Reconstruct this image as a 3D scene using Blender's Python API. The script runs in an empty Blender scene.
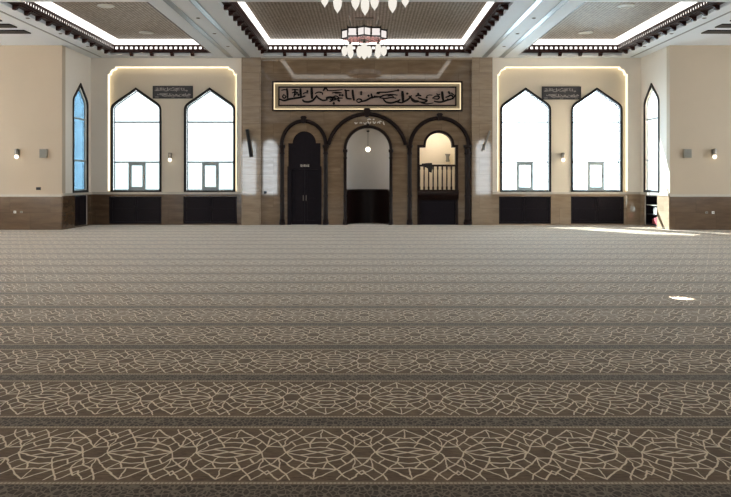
import bpy, bmesh, math, random
from mathutils import Vector, Matrix
from mathutils.geometry import tessellate_polygon
random.seed(7)
S = bpy.context.scene
COL = S.collection
PI = math.pi
F, CX, CY, EYE = 800.0, 366.0, 178.0, 1.67

def P(x, y, Y):
    """photo direction (x, y) met at distance Y -> (X, Z)"""
    return ((x - CX) * Y / F, EYE + (CY - y) * Y / F)

# ------------------------------------------------------------------ materials
MATS = {}
class NT:
    def __init__(s, name):
        s.m = bpy.data.materials.new(name); s.m.use_nodes = True
        s.t = s.m.node_tree; s.t.nodes.clear()
        s.out = s.n('ShaderNodeOutputMaterial')
    def n(s, typ, **kw):
        nd = s.t.nodes.new(typ)
        for k, v in kw.items(): setattr(nd, k, v)
        return nd
    def l(s, a, b): s.t.links.new(a, b)
    def put(s, sock, v):
        if hasattr(v, 'is_output') or isinstance(v, bpy.types.NodeSocket): s.l(v, sock)
        else: sock.default_value = v
    def math(s, op, a, b=None, c=None, clamp=False):
        nd = s.n('ShaderNodeMath', operation=op, use_clamp=clamp)
        s.put(nd.inputs[0], a)
        if b is not None: s.put(nd.inputs[1], b)
        if c is not None: s.put(nd.inputs[2], c)
        return nd.outputs[0]
    def vec(s, op, a, b=None):
        nd = s.n('ShaderNodeVectorMath', operation=op)
        s.put(nd.inputs[0], a)
        if b is not None: s.put(nd.inputs[1], b)
        return nd
    def mix(s, f, a, b):
        nd = s.n('ShaderNodeMix', data_type='RGBA')
        s.put(nd.inputs[0], f)
        for k, v in ((6, a), (7, b)):
            if not isinstance(v, bpy.types.NodeSocket): v = (*v[:3], 1)
            s.put(nd.inputs[k], v)
        return nd.outputs[2]
    def ramp(s, f, stops):
        nd = s.n('ShaderNodeValToRGB'); cr = nd.color_ramp
        while len(cr.elements) < len(stops): cr.elements.new(0.5)
        for e, (p, c) in zip(cr.elements, stops): e.position = p; e.color = (*c[:3], 1)
        s.l(f, nd.inputs[0]); return nd.outputs[0]
    def pos(s):
        return s.n('ShaderNodeTexCoord').outputs['Object']
    def noise(s, v, scale, detail=3, rough=.55):
        nd = s.n('ShaderNodeTexNoise'); s.l(v, nd.inputs['Vector'])
        nd.inputs['Scale'].default_value = scale; nd.inputs['Detail'].default_value = detail
        nd.inputs['Roughness'].default_value = rough
        return nd.outputs['Fac']
    def mapv(s, v, sc):
        nd = s.n('ShaderNodeMapping'); s.l(v, nd.inputs[0]); nd.inputs['Scale'].default_value = sc
        return nd.outputs[0]
    def bsdf(s, col, rough=.5, **kw):
        b = s.n('ShaderNodeBsdfPrincipled')
        if not isinstance(col, bpy.types.NodeSocket): col = (*col[:3], 1)
        s.put(b.inputs['Base Color'], col); s.put(b.inputs['Roughness'], rough)
        for k, v in kw.items(): s.put(b.inputs[k.replace('_', ' ')], v)
        s.l(b.outputs[0], s.out.inputs[0]); return b
    def bump(s, b, h, strength=.2, dist=.01):
        nd = s.n('ShaderNodeBump'); nd.inputs['Strength'].default_value = strength
        nd.inputs['Distance'].default_value = dist
        s.l(h, nd.inputs['Height']); s.l(nd.outputs[0], b.inputs['Normal'])

def simple(name, col, rough=.5, var=.12, scale=6, **kw):
    t = NT(name); nz = t.noise(t.pos(), scale, 3)
    c = t.mix(nz, [x * (1 - var) for x in col], [min(1, x * (1 + var)) for x in col])
    t.bsdf(c, rough, **kw); MATS[name] = t.m; return t.m
def glow(name, col, st):
    t = NT(name); e = t.n('ShaderNodeEmission'); e.inputs[0].default_value = (*col, 1); e.inputs[1].default_value = st
    t.l(e.outputs[0], t.out.inputs[0]); MATS[name] = t.m; return t.m

plaster = simple('plaster_warm', (.53, .435, .325), .75, .03, 2)
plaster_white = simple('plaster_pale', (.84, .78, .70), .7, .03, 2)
ceil_paint = simple('ceiling_paint', (.79, .82, .85), .6, .03, 2)
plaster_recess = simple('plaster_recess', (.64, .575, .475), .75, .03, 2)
niche_paint = simple('niche_plaster', (.72, .69, .66), .6, .03, 3)
cream = simple('cream_plaster', (.82, .76, .65), .7, .03, 3)
dark_wood = simple('dark_wood', (.011, .0075, .011), .42, .3, 9, Specular_IOR_Level=.12)
dark_wood_b = simple('dark_wood_brown', (.013, .006, .005), .42, .3, 9, Specular_IOR_Level=.18)
ledge_wood = simple('ledge_wood', (.032, .0095, .0075), .42, .3, 9, Specular_IOR_Level=.2)
frame_dark = simple('window_frame_dark', (.007, .005, .005), .45, .2, 9, Specular_IOR_Level=.2)
alu = simple('pale_aluminium', (.36, .42, .44), .4, .05, 9)
slot_metal = simple('slot_metal', (.22, .23, .24), .30, .04, 20, Metallic=.6)
sill_stone = simple('sill_stone', (.52, .47, .40), .3, .08, 8)
chrome = simple('brushed_metal', (.22, .195, .165), .3, .1, 20, Metallic=.9)
black_plastic = simple('black_plastic', (.012, .012, .013), .5, .2, 20)
grey_plastic = simple('grey_plastic', (.30, .29, .25), .6, .1, 20)
white_plastic = simple('white_plastic', (.75, .73, .68), .5, .05, 20)
red_card = simple('red_card', (.42, .08, .09), .6, .15, 20)
paper = simple('paper', (.70, .68, .63), .8, .08, 20)
cloth_black = simple('black_cloth', (.015, .014, .015), .9, .3, 30)
facade_shade = simple('facade_shade_blue', (.34, .62, .78), .7, .05, 2)  # house side in shade: the blue of that shade is in this colour
ink = simple('black_letters', (.006, .0045, .004), .5, .2, 20, Specular_IOR_Level=.15)
pale_letter = simple('pale_letters', (.70, .64, .55), .4, .05, 20)
pink_glass = None
glow_cove = glow('cove_lamp', (1, .95, .88), .8)
glow_warm = glow('warm_cove_lamp', (1, .82, .52), .62)
glow_bulb = glow('lamp_bulb', (1, .88, .66), 1.0)
glow_drop = glow('lamp_glass', (1, .94, .84), .25)
glow_lantern = glow('lantern_glass', (1, .92, .88), .25)
glow_panel = glow('panel_lamp', (1, .80, .50), .30)

def marble(name, base, dark, light, rough=.07, tile=(1.2, .6), vein=(1.2, 1.2, 7)):
    t = NT(name); p = t.pos()
    sx = t.n('ShaderNodeSeparateXYZ'); t.l(p, sx.inputs[0])
    cb = t.n('ShaderNodeCombineXYZ'); t.l(t.math('ADD', sx.outputs[0], sx.outputs[1]), cb.inputs[0]); t.l(sx.outputs[2], cb.inputs[1])
    br = t.n('ShaderNodeTexBrick'); t.l(cb.outputs[0], br.inputs['Vector'])
    br.inputs['Scale'].default_value = 1; br.inputs['Mortar Size'].default_value = .006
    br.inputs['Brick Width'].default_value = tile[0]; br.inputs['Row Height'].default_value = tile[1]
    br.inputs['Color1'].default_value = (.25, .25, .25, 1); br.inputs['Color2'].default_value = (.75, .75, .75, 1); br.inputs['Mortar'].default_value = (.5, .5, .5, 1)
    bw = t.n('ShaderNodeRGBToBW'); t.l(br.outputs['Color'], bw.inputs[0])
    off = t.vec('SCALE', p); off = t.vec('ADD', p, None)
    cmb = t.n('ShaderNodeCombineXYZ'); t.l(t.math('MULTIPLY', bw.outputs[0], 9.0), cmb.inputs[2]); t.l(t.math('MULTIPLY', bw.outputs[0], 5.0), cmb.inputs[0])
    t.l(cmb.outputs[0], off.inputs[1])
    n1 = t.noise(t.mapv(off.outputs[0], vein), 1.0, 6, .62)
    n2 = t.noise(t.mapv(p, (.8, .8, 2.2)), .9, 4, .6)
    c = t.ramp(n1, [(.28, dark), (.5, base), (.74, light)])
    c = t.mix(t.math('MULTIPLY', n2, .45), c, [x * .72 for x in base])
    c = t.mix(t.math('MULTIPLY', t.math('SUBTRACT', bw.outputs[0], .25), .2), c, light)
    c = t.mix(t.math('MULTIPLY', br.outputs['Fac'], .6), c, [x * .6 for x in dark])
    t.bsdf(c, rough, IOR=1.62); MATS[name] = t.m; return t.m
marble_main = marble('marble_main', (.225, .153, .094), (.155, .102, .060), (.315, .228, .148), .04)
marble_pil = marble('marble_pilaster', (.345, .255, .172), (.255, .182, .12), (.44, .34, .24), .045)
marble_wains = marble('marble_wainscot', (.118, .070, .038), (.078, .043, .023), (.17, .108, .064), .16, (1.3, .55))

def coffer_mat():
    t = NT('woven_ceiling_panel'); p = t.pos()
    sx = t.n('ShaderNodeSeparateXYZ'); t.l(p, sx.inputs[0])
    a = t.math('ABSOLUTE', t.math('SINE', t.math('MULTIPLY', sx.outputs[0], PI / .10)))
    b = t.math('ABSOLUTE', t.math('SINE', t.math('MULTIPLY', sx.outputs[1], PI / .15)))
    k = t.math('MULTIPLY', a, b)
    d = t.math('ABSOLUTE', t.math('SINE', t.math('MULTIPLY', t.math('ADD', sx.outputs[0], sx.outputs[1]), PI / .13)))
    k = t.math('ADD', t.math('MULTIPLY', k, .65), t.math('MULTIPLY', d, .35))
    nz = t.noise(p, 8, 5, .75)
    f = t.math('ADD', k, t.math('MULTIPLY', t.math('SUBTRACT', nz, .5), 1.3), clamp=True)
    c = t.ramp(f, [(.1, (.11, .084, .062)), (.5, (.285, .228, .175)), (.95, (.64, .55, .45))])
    bs = t.bsdf(c, .6); t.bump(bs, f, .4, .02); return t.m
coffer_panel_mat = coffer_mat()

def pink_mat():
    t = NT('pierced_rose_glass'); p = t.pos()
    v = t.n('ShaderNodeTexVoronoi', feature='DISTANCE_TO_EDGE'); t.l(p, v.inputs['Vector']); v.inputs['Scale'].default_value = 9
    f = t.math('GREATER_THAN', v.outputs['Distance'], .10)
    c = t.mix(f, (.05, .015, .015), (.85, .42, .40))
    b = t.bsdf(c, .4); t.l(c, b.inputs['Emission Color']); b.inputs['Emission Strength'].default_value = .11
    return t.m
pink_glass = pink_mat()

def glass(name, tint, rough=.0, refl=.06):
    t = NT(name)
    tr = t.n('ShaderNodeBsdfTransparent'); tr.inputs[0].default_value = (*tint, 1)
    gl = t.n('ShaderNodeBsdfGlossy'); gl.inputs['Roughness'].default_value = .02
    lw = t.n('ShaderNodeFresnel'); lw.inputs[0].default_value = 1.45
    mx = t.n('ShaderNodeMixShader'); t.l(t.math('MULTIPLY', lw.outputs[0], .8), mx.inputs[0])
    t.l(tr.outputs[0], mx.inputs[1]); t.l(gl.outputs[0], mx.inputs[2]); t.l(mx.outputs[0], t.out.inputs[0])
    MATS[name] = t.m; return t.m
pane_clear = glass('window_glass', (.97, .99, .99))
pane_dim = glass('window_glass_dimmed', (.40, .42, .42))  # tint dims the left front windows so their bars stay visible
pane_side = glass('window_glass_side_dim', (.48, .53, .57))  # tint dims the daylight seen through the left side window
pane_bright = glass('window_glass_cool', (.86, .95, .99))  # right windows kept brighter, bluish daylight put into the tint
pane_film = glass('window_glass_tinted', (.325, .365, .362))  # cyan tone of the lower left panes, dimmed as well

# ---- carpet: rows of stretched rosettes between dark border bands
ROW, BAND0, CELL = 1.218, 4.262, .542
def carpet():
    t = NT('prayer_carpet'); p = t.pos()
    wp = t.n('ShaderNodeTexNoise'); t.l(p, wp.inputs['Vector']); wp.inputs['Scale'].default_value = 11; wp.inputs['Detail'].default_value = 2
    w0 = t.vec('SUBTRACT', wp.outputs['Color'], (.5, .5, .5)); w1 = t.vec('SCALE', w0.outputs[0]); w1.inputs['Scale'].default_value = .035
    q = t.vec('ADD', p, w1.outputs[0]).outputs[0]
    sx = t.n('ShaderNodeSeparateXYZ'); t.l(q, sx.inputs[0])
    raw = t.n('ShaderNodeSeparateXYZ'); t.l(p, raw.inputs[0])
    # distance from the row's middle (0 = middle of the patterned field, ROW/2 = middle of a band)
    def row(y): return t.math('ABSOLUTE', t.math('SUBTRACT', t.math('FLOORED_MODULO', t.math('SUBTRACT', y, BAND0), ROW), ROW / 2))
    wv = row(sx.outputs[1]); wr = row(raw.outputs[1])
    u0 = t.math('SUBTRACT', t.math('FLOORED_MODULO', t.math('ADD', sx.outputs[0], CELL / 2 + .020), CELL), CELL / 2)
    u = t.math('ABSOLUTE', u0)
    pt = t.n('ShaderNodeCombineXYZ'); t.l(u, pt.inputs[0]); t.l(t.math('MULTIPLY', wv, .5), pt.inputs[1])
    T0, T1, A, B, C, E, Fp, G, H, I, K = (.27,0), (.17,.22), (.62,.11), (.48,.25), (.34,.42), (.74,.38), (.82,.18), (.56,.62), (.42,.80), (.21,.60), (.88,.60)
    segs = [(T1,(0,.46)),((0,.46),I),(T0,T1),(T1,(0,.22)),(T0,A),(A,(1,0)),(T0,B),(B,E),(E,Fp),(Fp,A),(T1,C),(C,G),(G,H),(H,I),(I,T1),(B,C),(G,E),
            (I,(.06,.75)),((.06,.75),(0,.68)),((.06,.75),(0,.82)),((.06,.76),(.26,.98)),(H,(.26,.98)),(H,(.52,.98)),(G,(1,.96)),(E,(1,.42)),(Fp,(1,.20)),(G,K),(K,E),(K,(1,.58)),((1,.58),(1,.96))]
    best = None; HX, HY = CELL / 2, .452
    for a, b in segs:
        a = Vector((a[0] * HX, a[1] * HY * .5, 0)); b = Vector((b[0] * HX, b[1] * HY * .5, 0)); d = b - a
        pa = t.vec('SUBTRACT', pt.outputs[0], a).outputs[0]
        h = t.math('MULTIPLY', t.vec('DOT_PRODUCT', pa, d / d.length_squared).outputs['Value'], 1.0, clamp=True)
        sc = t.vec('SCALE', d); t.l(h, sc.inputs['Scale'])
        dd = t.vec('LENGTH', t.vec('SUBTRACT', pa, sc.outputs[0]).outputs[0]).outputs['Value']
        best = dd if best is None else t.math('MINIMUM', best, dd)
    line = t.math('SUBTRACT', 1.0, t.math('DIVIDE', t.math('SUBTRACT', best, .0028), .0026), clamp=True)
    # yarn texture
    yarn = t.noise(t.mapv(p, (14, 60, 1)), 1.0, 3, .7)
    big = t.noise(p, .35, 2)
    pile = t.noise(p, 140, 2)
    yarn = t.math('MULTIPLY_ADD', t.math('SUBTRACT', yarn, .5), 2.4, .5, clamp=True)
    fld = t.mix(yarn, (.100, .060, .032), (.31, .205, .122))
    cells = t.n('ShaderNodeTexVoronoi'); t.l(q, cells.inputs['Vector']); cells.inputs['Scale'].default_value = 7
    cb = t.n('ShaderNodeRGBToBW'); t.l(cells.outputs['Color'], cb.inputs[0])
    fld = t.mix(t.math('MULTIPLY', cb.outputs[0], .55), fld, (.085, .052, .031))
    infield = t.math('LESS_THAN', wv, .462)
    lcol = t.mix(pile, (.74, .58, .40), (1.0, .88, .68))
    c = t.mix(t.math('MULTIPLY', line, infield), fld, lcol)
    # plain margin, dotted cream line, dark band
    m1 = t.math('GREATER_THAN', wr, .462)
    c = t.mix(m1, c, t.mix(yarn, (.17, .115, .072), (.30, .21, .14)))
    dots = t.math('GREATER_THAN', t.math('SINE', t.math('MULTIPLY', raw.outputs[0], 2 * PI / .022)), -.35)
    m2 = t.math('MULTIPLY', t.math('GREATER_THAN', wr, .480), t.math('LESS_THAN', wr, .503))
    c = t.mix(t.math('MULTIPLY', m2, t.math('ADD', t.math('MULTIPLY', dots, .6), .3)), c, (.62, .50, .36))
    vb = t.n('ShaderNodeTexVoronoi', feature='DISTANCE_TO_EDGE'); t.l(t.mapv(q, (1, .6, 1)), vb.inputs['Vector']); vb.inputs['Scale'].default_value = 30
    motif = t.math('LESS_THAN', vb.outputs['Distance'], .09)
    band = t.mix(t.math('MULTIPLY', motif, .75), t.mix(yarn, (.034, .023, .015), (.13, .098, .070)), (.27, .215, .155))
    m3 = t.math('GREATER_THAN', wr, .514)
    c = t.mix(m3, c, band)
    c = t.mix(t.math('MULTIPLY', big, .16), c, (.08, .053, .034))
    b = t.bsdf(c, .85)
    b.inputs['Sheen Weight'].default_value = .56; b.inputs['Sheen Roughness'].default_value = .16; b.inputs['Specular IOR Level'].default_value = .25
    b.inputs['Sheen Tint'].default_value = (1, .94, .86, 1)
    t.bump(b, t.math('ADD', pile, t.math('MULTIPLY', line, .5)), .25, .004)
    return t.m
carpet_mat = carpet()

# ------------------------------------------------------------------ mesh building
class MB:
    def __init__(s): s.v = []; s.f = []
    def add(s, vs, fs):
        b = len(s.v); s.v += [tuple(v) for v in vs]; s.f += [tuple(i + b for i in f) for f in fs]; return s
    def box(s, x0, x1, y0, y1, z0, z1):
        vs = [(x, y, z) for x in (x0, x1) for y in (y0, y1) for z in (z0, z1)]
        return s.add(vs, [(0,1,3,2),(4,6,7,5),(0,4,5,1),(2,3,7,6),(0,2,6,4),(1,5,7,3)])
    def slab(s, outer, holes, d0, d1, fn):
        """polygon with holes, extruded from d0 to d1; fn(a, b, d) -> point"""
        loops = [list(outer)] + [list(h) for h in holes]
        flat = [p for lp in loops for p in lp]
        tris = tessellate_polygon([[Vector((a, b, 0)) for a, b in lp] for lp in loops])
        n = len(flat)
        vs = [fn(a, b, d0) for a, b in flat] + [fn(a, b, d1) for a, b in flat]
        fs = [tuple(t) for t in tris] + [tuple(i + n for i in reversed(t)) for t in tris]
        k = 0
        for lp in loops:
            m = len(lp)
            for i in range(m):
                a, b = k + i, k + (i + 1) % m
                fs.append((a, b, b + n, a + n))
            k += m
        return s.add(vs, fs)
    def lathe(s, prof, c, axis='z', n=20, a0=0, a1=2 * PI, sx=1, sy=1):
        """prof: list of (r, h)"""
        full = abs(a1 - a0 - 2 * PI) < 1e-6; m = n if full else n + 1
        vs = []
        for r, h in prof:
            for i in range(m):
                a = a0 + (a1 - a0) * i / n
                p = (r * math.cos(a) * sx, r * math.sin(a) * sy, h)
                if axis == 'y': p = (p[0], p[2], p[1])
                elif axis == 'x': p = (p[2], p[0], p[1])
                vs.append((c[0] + p[0], c[1] + p[1], c[2] + p[2]))
        fs = []
        for j in range(len(prof) - 1):
            for i in range(n):
                k = (i + 1) % m if full else i + 1
                fs.append((j * m + i, j * m + k, (j + 1) * m + k, (j + 1) * m + i))
        if full:
            if prof[0][0] > 1e-6: fs.append(tuple(reversed(range(m))))
            if prof[-1][0] > 1e-6: fs.append(tuple((len(prof) - 1) * m + i for i in range(m)))
        return s.add(vs, fs)
    def tube(s, pts, r, n=8):
        pts = [Vector(p) for p in pts]; rings = []
        for i, p in enumerate(pts):
            d = (pts[min(i + 1, len(pts) - 1)] - pts[max(i - 1, 0)]).normalized()
            up = Vector((0, 0, 1)) if abs(d.z) < .9 else Vector((1, 0, 0))
            a = d.cross(up).normalized(); b = d.cross(a)
            rings.append([p + a * (r * math.cos(2 * PI * k / n)) + b * (r * math.sin(2 * PI * k / n)) for k in range(n)])
        vs = [v for rg in rings for v in rg]; fs = []
        for i in range(len(pts) - 1):
            for k in range(n):
                fs.append((i*n+k, i*n+(k+1)%n, (i+1)*n+(k+1)%n, (i+1)*n+k))
        fs += [tuple(reversed(range(n))), tuple((len(pts)-1)*n+k for k in range(n))]
        return s.add(vs, fs)
    def sweep(s, path, w, y0, y1, closed=False, mould=True):
        """band of width w (inside the path, left side) along an (x, z) path, from depth y1 (wall) to y0 (front)"""
        n = len(path); vs = []; prof = [(0, y1), (0, y0 + (y1 - y0) * .35), (.25, y0), (.75, y0), (1, y0 + (y1 - y0) * .35), (1, y1)] if mould else [(0, y1), (0, y0), (1, y0), (1, y1)]
        m = len(prof)
        for i, (x, z) in enumerate(path):
            def dirn(a, b):
                v = Vector((b[0] - a[0], b[1] - a[1])); return v.normalized()
            pr = path[i - 1] if (i > 0 or closed) else None
            nx = path[(i + 1) % n] if (i < n - 1 or closed) else None
            d1 = dirn(pr, (x, z)) if pr else None; d2 = dirn((x, z), nx) if nx else None
            d1 = d1 or d2; d2 = d2 or d1
            n1 = Vector((-d1.y, d1.x)); n2 = Vector((-d2.y, d2.x)); nn = (n1 + n2)
            nn = nn / max(.3, nn.length_squared / 2)
            for t, y in prof: vs.append((x + nn.x * w * t, y, z + nn.y * w * t))
        fs = []
        for i in range(n if closed else n - 1):
            j = (i + 1) % n
            for k in range(m):
                kk = (k + 1) % m
                fs.append((i*m+k, j*m+k, j*m+kk, i*m+kk))
        if not closed: fs += [tuple(range(m)), tuple((n-1)*m+k for k in reversed(range(m)))]
        return s.add(vs, fs)
    def obj(s, name, mat, parent=None, smooth=False, bevel=0):
        me = bpy.data.meshes.new(name)
        off = Vector(parent.location) if parent is not None and parent.parent is None else (Vector(parent['_o']) if parent is not None else Vector((0, 0, 0)))
        me.from_pydata([Vector(v) - off for v in s.v], [], s.f)
        bm = bmesh.new(); bm.from_mesh(me)
        bmesh.ops.recalc_face_normals(bm, faces=bm.faces)
        bm.to_mesh(me); bm.free()
        me.materials.append(mat)
        if smooth:
            me.polygons.foreach_set('use_smooth', [True] * len(me.polygons))
            try: me.set_sharp_from_angle(angle=math.radians(40))
            except Exception: pass
        o = bpy.data.objects.new(name, me); COL.objects.link(o)
        if parent is not None:
            o.parent = parent
        o['_o'] = list(off)
        if bevel:
            md = o.modifiers.new('bevel', 'BEVEL'); md.width = bevel; md.segments = 2; md.limit_method = 'ANGLE'
        return o
fXZ = lambda a, b, d: (a, d, b)
fYZ = lambda a, b, d: (d, a, b)
fXY = lambda a, b, d: (a, b, d)
def rect(a0, a1, b0, b1): return [(a0, b0), (a1, b0), (a1, b1), (a0, b1)]
def tag(o, label, cat, group=None):
    o['label'] = label; o['category'] = cat; o['kind'] = 'thing'
    if group: o['group'] = group
    return o
def thing(name, loc, label, cat, group=None):
    o = bpy.data.objects.new(name, None); COL.objects.link(o); o.location = loc; o.empty_display_size = .1
    o['_o'] = list(loc); return tag(o, label, cat, group)
def struct(o): o['kind'] = 'structure'; return o
def copy_tree(o, loc=None, label=None, parent=None):
    c = o.copy(); COL.objects.link(c); c.parent = parent
    if loc is not None: c.location = loc
    if label: c['label'] = label
    for ch in list(o.children): copy_tree(ch, None, None, c)
    return c
def arc(cx, cz, r, a0, a1, n=24, rz=None):
    rz = rz or r
    return [(cx + r * math.cos(a0 + (a1 - a0) * i / n), cz + rz * math.sin(a0 + (a1 - a0) * i / n)) for i in range(n + 1)]

# ------------------------------------------------------------------ main sizes
YW = 28.5                      # front wall
YS = 25.8                      # wall flanking the window bay
XR = 9.8                       # return walls of the bay
XH = 16.0                      # half width of the hall
YB = -6.0                      # rear wall
CZ = 5.95                      # ceiling
WZ = 1.17                      # top of the wainscot rail
RZ = 6.48                      # coffer panels
mb = lambda: MB()

# floor
struct(mb().box(-XH - .3, XH + .3, YB - .3, 30.5, -.12, 0).obj('floor', carpet_mat))

# ------------------------------------------------------------------ ceiling with coffers
coffers = [(-8.95, -5.3, 19.45, 28.0), (-3.6, 3.6, 19.45, 28.0), (5.3, 8.95, 19.45, 28.0)]
aisles = [(-15.2, -10.5, 14.0, 25.62), (10.5, 15.2, 14.0, 25.62)]
SUN = Vector((.555, -.832, -.70)).normalized()
def slot(z):  # unseen roof opening, added to throw the small sun spot on the carpet
    px, py = 4.37, 11.13
    dx, dy = -SUN.x / -SUN.z * z, -SUN.y / -SUN.z * z
    return rect(px + dx - .13, px + dx + .13, py + dy - .14, py + dy + .14)
holes = [rect(a, b, c, d) for a, b, c, d in coffers] + [slot(CZ)]
def plan(ymax, e=.28): return [(-XH - .3, YB - .3), (XH + .3, YB - .3), (XH + .3, YS + .28), (XR + e, YS + .28), (XR + e, ymax), (-XR - e, ymax), (-XR - e, YS + .28), (-XH - .3, YS + .28)]
struct(mb().slab(plan(29.1), holes, CZ, CZ + .06, fXY).obj('ceiling', ceil_paint))
struct(mb().slab(plan(29.1), [slot(6.65)], 6.62, 6.72, fXY).obj('ceiling_slab', ceil_paint))
tn = 0
for ci, (x0, x1, y0, y1) in enumerate(coffers):
    # sides and panel
    m = mb().box(x0 - .06, x0, y0 - .06, y1 + .06, CZ + .05, RZ + .05).box(x1, x1 + .06, y0 - .06, y1 + .06, CZ + .05, RZ + .05)
    m.box(x0, x1, y0 - .06, y0, CZ + .05, RZ + .05).box(x0, x1, y1, y1 + .06, CZ + .05, RZ + .05)
    struct(m.obj('ceiling_coffer', ceil_paint))
    struct(mb().box(x0 - .06, x1 + .06, y0 - .06, y1 + .06, RZ, RZ + .06).obj('ceiling_panel', coffer_panel_mat))
    tn += 1
    # carved ledge (dark wood) all round: lower bar, upper bar, dentils; LED diffuser behind
    led = mb(); W = .20
    def ring(m, w0, w1, z0, z1):
        m.box(x0 + w0, x0 + w1, y0 + w0, y1 - w0, z0, z1).box(x1 - w1, x1 - w0, y0 + w0, y1 - w0, z0, z1)
        m.box(x0 + w1, x1 - w1, y1 - w1, y1 - w0, z0, z1).box(x0 + w1, x1 - w1, y0 + w0, y0 + w1, z0, z1)
    ring(led, 0, W, 6.075, 6.125); ring(led, 0, W - .035, 6.045, 6.076); ring(led, W - .05, W + .02, 6.124, 6.15); ring(led, W - .05, W + .02, 6.228, 6.30)
    n = int((x1 - x0 - 2 * W) / .166)
    for i in range(n + 1):
        x = x0 + W + (x1 - x0 - 2 * W) * i / n
        led.box(x - .042, x + .042, y1 - W - .008, y1 - W + .015, 6.149, 6.236); led.box(x - .042, x + .042, y0 + W - .015, y0 + W + .008, 6.149, 6.236)
    n = int((y1 - y0 - 2 * W) / .166)
    for i in range(n + 1):
        y = y0 + W + (y1 - y0 - 2 * W) * i / n
        led.box(x0 + W - .015, x0 + W + .008, y - .042, y + .042, 6.149, 6.236); led.box(x1 - W - .008, x1 - W + .015, y - .042, y + .042, 6.149, 6.236)
    root = struct(led.obj('trim_%d' % tn, ledge_wood))
    # brackets under the ledge, each a mesh of its own
    def bracket(cx, cy, ax):
        m = mb()
        prof = [(0, 6.05), (.19, 6.05), (.19, 6.02), (.13, 6.0), (.11, 5.96), (.05, 5.93), (0, 5.93)]
        if ax == 'y-': m.slab(prof, [], cx - .055, cx + .055, lambda a, b, d: (d, cy - a, b))
        elif ax == 'x+': m.slab(prof, [], cy - .055, cy + .055, lambda a, b, d: (cx + a, d, b))
        elif ax == 'x-': m.slab(prof, [], cy - .055, cy + .055, lambda a, b, d: (cx - a, d, b))
        m.obj('bracket', ledge_wood, root)
    nb = max(4, int(round((x1 - x0) / .71)) - 1)
    for i in range(nb):
        bracket((x0 + x1) / 2 + (i - (nb - 1) / 2) * .71, y1 - .002, 'y-')
    for i in range(11):
        y = y1 - .62 - i * .71
        if ci != 2: bracket(x0 + .002, y, 'x+')
        if ci != 0: bracket(x1 - .002, y, 'x-')
    lm = mb(); ring(lm, .055, .085, 6.32, RZ - .02); ring(lm, W - .03, W - .014, 6.15, 6.228)
    sw = .29 if ci == 1 else .36
    lm.box(x0 + .09, x0 + sw, y0 + .09, y1 - .09, RZ - .02, RZ - .004).box(x1 - sw, x1 - .09, y0 + .09, y1 - .09, RZ - .02, RZ - .004)
    lm.box(x0 + sw, x1 - sw, y1 - .3, y1 - .09, RZ - .02, RZ - .004).box(x0 + sw, x1 - sw, y0 + .09, y0 + .3, RZ - .02, RZ - .004)
    st = lm.obj('light_strip', glow_cove, root)
# dark timber planks across the aisle ceilings
for sg in (-1, 1):
    tn += 1; r = None
    for i in range(7):
        y = 23.35 - i * .93
        xa, xb = sorted((sg * 9.88, sg * 15.4))
        b = mb().box(xa, xb, y - .24, y + .24, CZ - .03, CZ + .01)
        if r is None: r = struct(b.obj('trim_%d' % tn, dark_wood))
        else: b.obj('plank', dark_wood, r)
# shadow-gap grooves along the outer coffers
for sgn in (-1, 1):
    tn += 1
    struct(mb().box(sgn * 9.38 - .035, sgn * 9.38 + .035, 10, 28.3, CZ - .006, CZ + .01).obj('trim_%d' % tn, slot_metal))
side = {-1: 'left', 1: 'right'}
# slot diffusers along the two long beams
for sgn in (-1, 1):
    for X, w in ((4.80, 'outer'), (4.18, 'inner')):
        x = sgn * X
        t = thing('air_diffuser', (x, 23.4, CZ), 'long grey slot air diffuser in beam %s of central coffer, %s of the two' % (side[sgn], w), 'air diffuser', 'slot air diffusers along the ceiling beams')
        m = mb().box(x - .085, x - .07, 10, 28.4, CZ - .012, CZ + .0).box(x + .07, x + .085, 10, 28.4, CZ - .012, CZ + .0)
        m.obj('frame', alu, t)
        mb().box(x - .07, x + .07, 10, 28.4, CZ - .007, CZ - .001).obj('slot', slot_metal, t)
# lamps in the ceiling: oval flush lights in the coffers, small spots along the beams
proto = None
for sgn in (-1, 1):
    for Y, w in ((26.4, 'nearer the windows'), (22.3, 'farther from the windows')):
        lab = 'pale round flush ceiling light in the %s coffer, %s' % (side[sgn], w)
        x = sgn * 7.25
        if proto is None:
            proto = thing('ceiling_light', (x, Y, RZ), lab, 'ceiling light', 'flush lights in the outer coffers')
            mb().lathe([(.23, 0), (.24, -.02), (.20, -.035), (.17, -.03), (.17, 0)], (x, Y, RZ), n=28).obj('trim_ring', white_plastic, proto, True)
            mb().lathe([(.168, -.012), (.10, -.02), (0, -.022)], (x, Y, RZ), n=28).obj('diffuser', white_plastic, proto, True)
        else: copy_tree(proto, (x, Y, RZ), lab)
proto = None
for sgn in (-1, 1):
    for X, wh in ((4.49, 'between the slots of the %s beam' % side[sgn]), (9.05, 'outside the %s coffer' % side[sgn])):
        for Y, w in ((26.0, 'nearest the windows'), (23.7, 'second from the windows'), (21.4, 'third from the windows')):
            lab = 'tiny recessed ceiling spot %s, %s' % (wh, w)
            loc = (sgn * X, Y, CZ)
            if proto is None:
                proto = thing('recessed_spot', loc, lab, 'spotlight', 'recessed spots along the ceiling beams')
                mb().lathe([(.055, 0), (.06, -.008), (.045, -.014), (.035, -.004), (.035, 0)], loc, n=16).obj('ring', chrome, proto, True)
                mb().lathe([(.034, -.003), (0, -.006)], loc, n=16).obj('lens', black_plastic, proto, True)
            else: copy_tree(proto, loc, lab)

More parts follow.
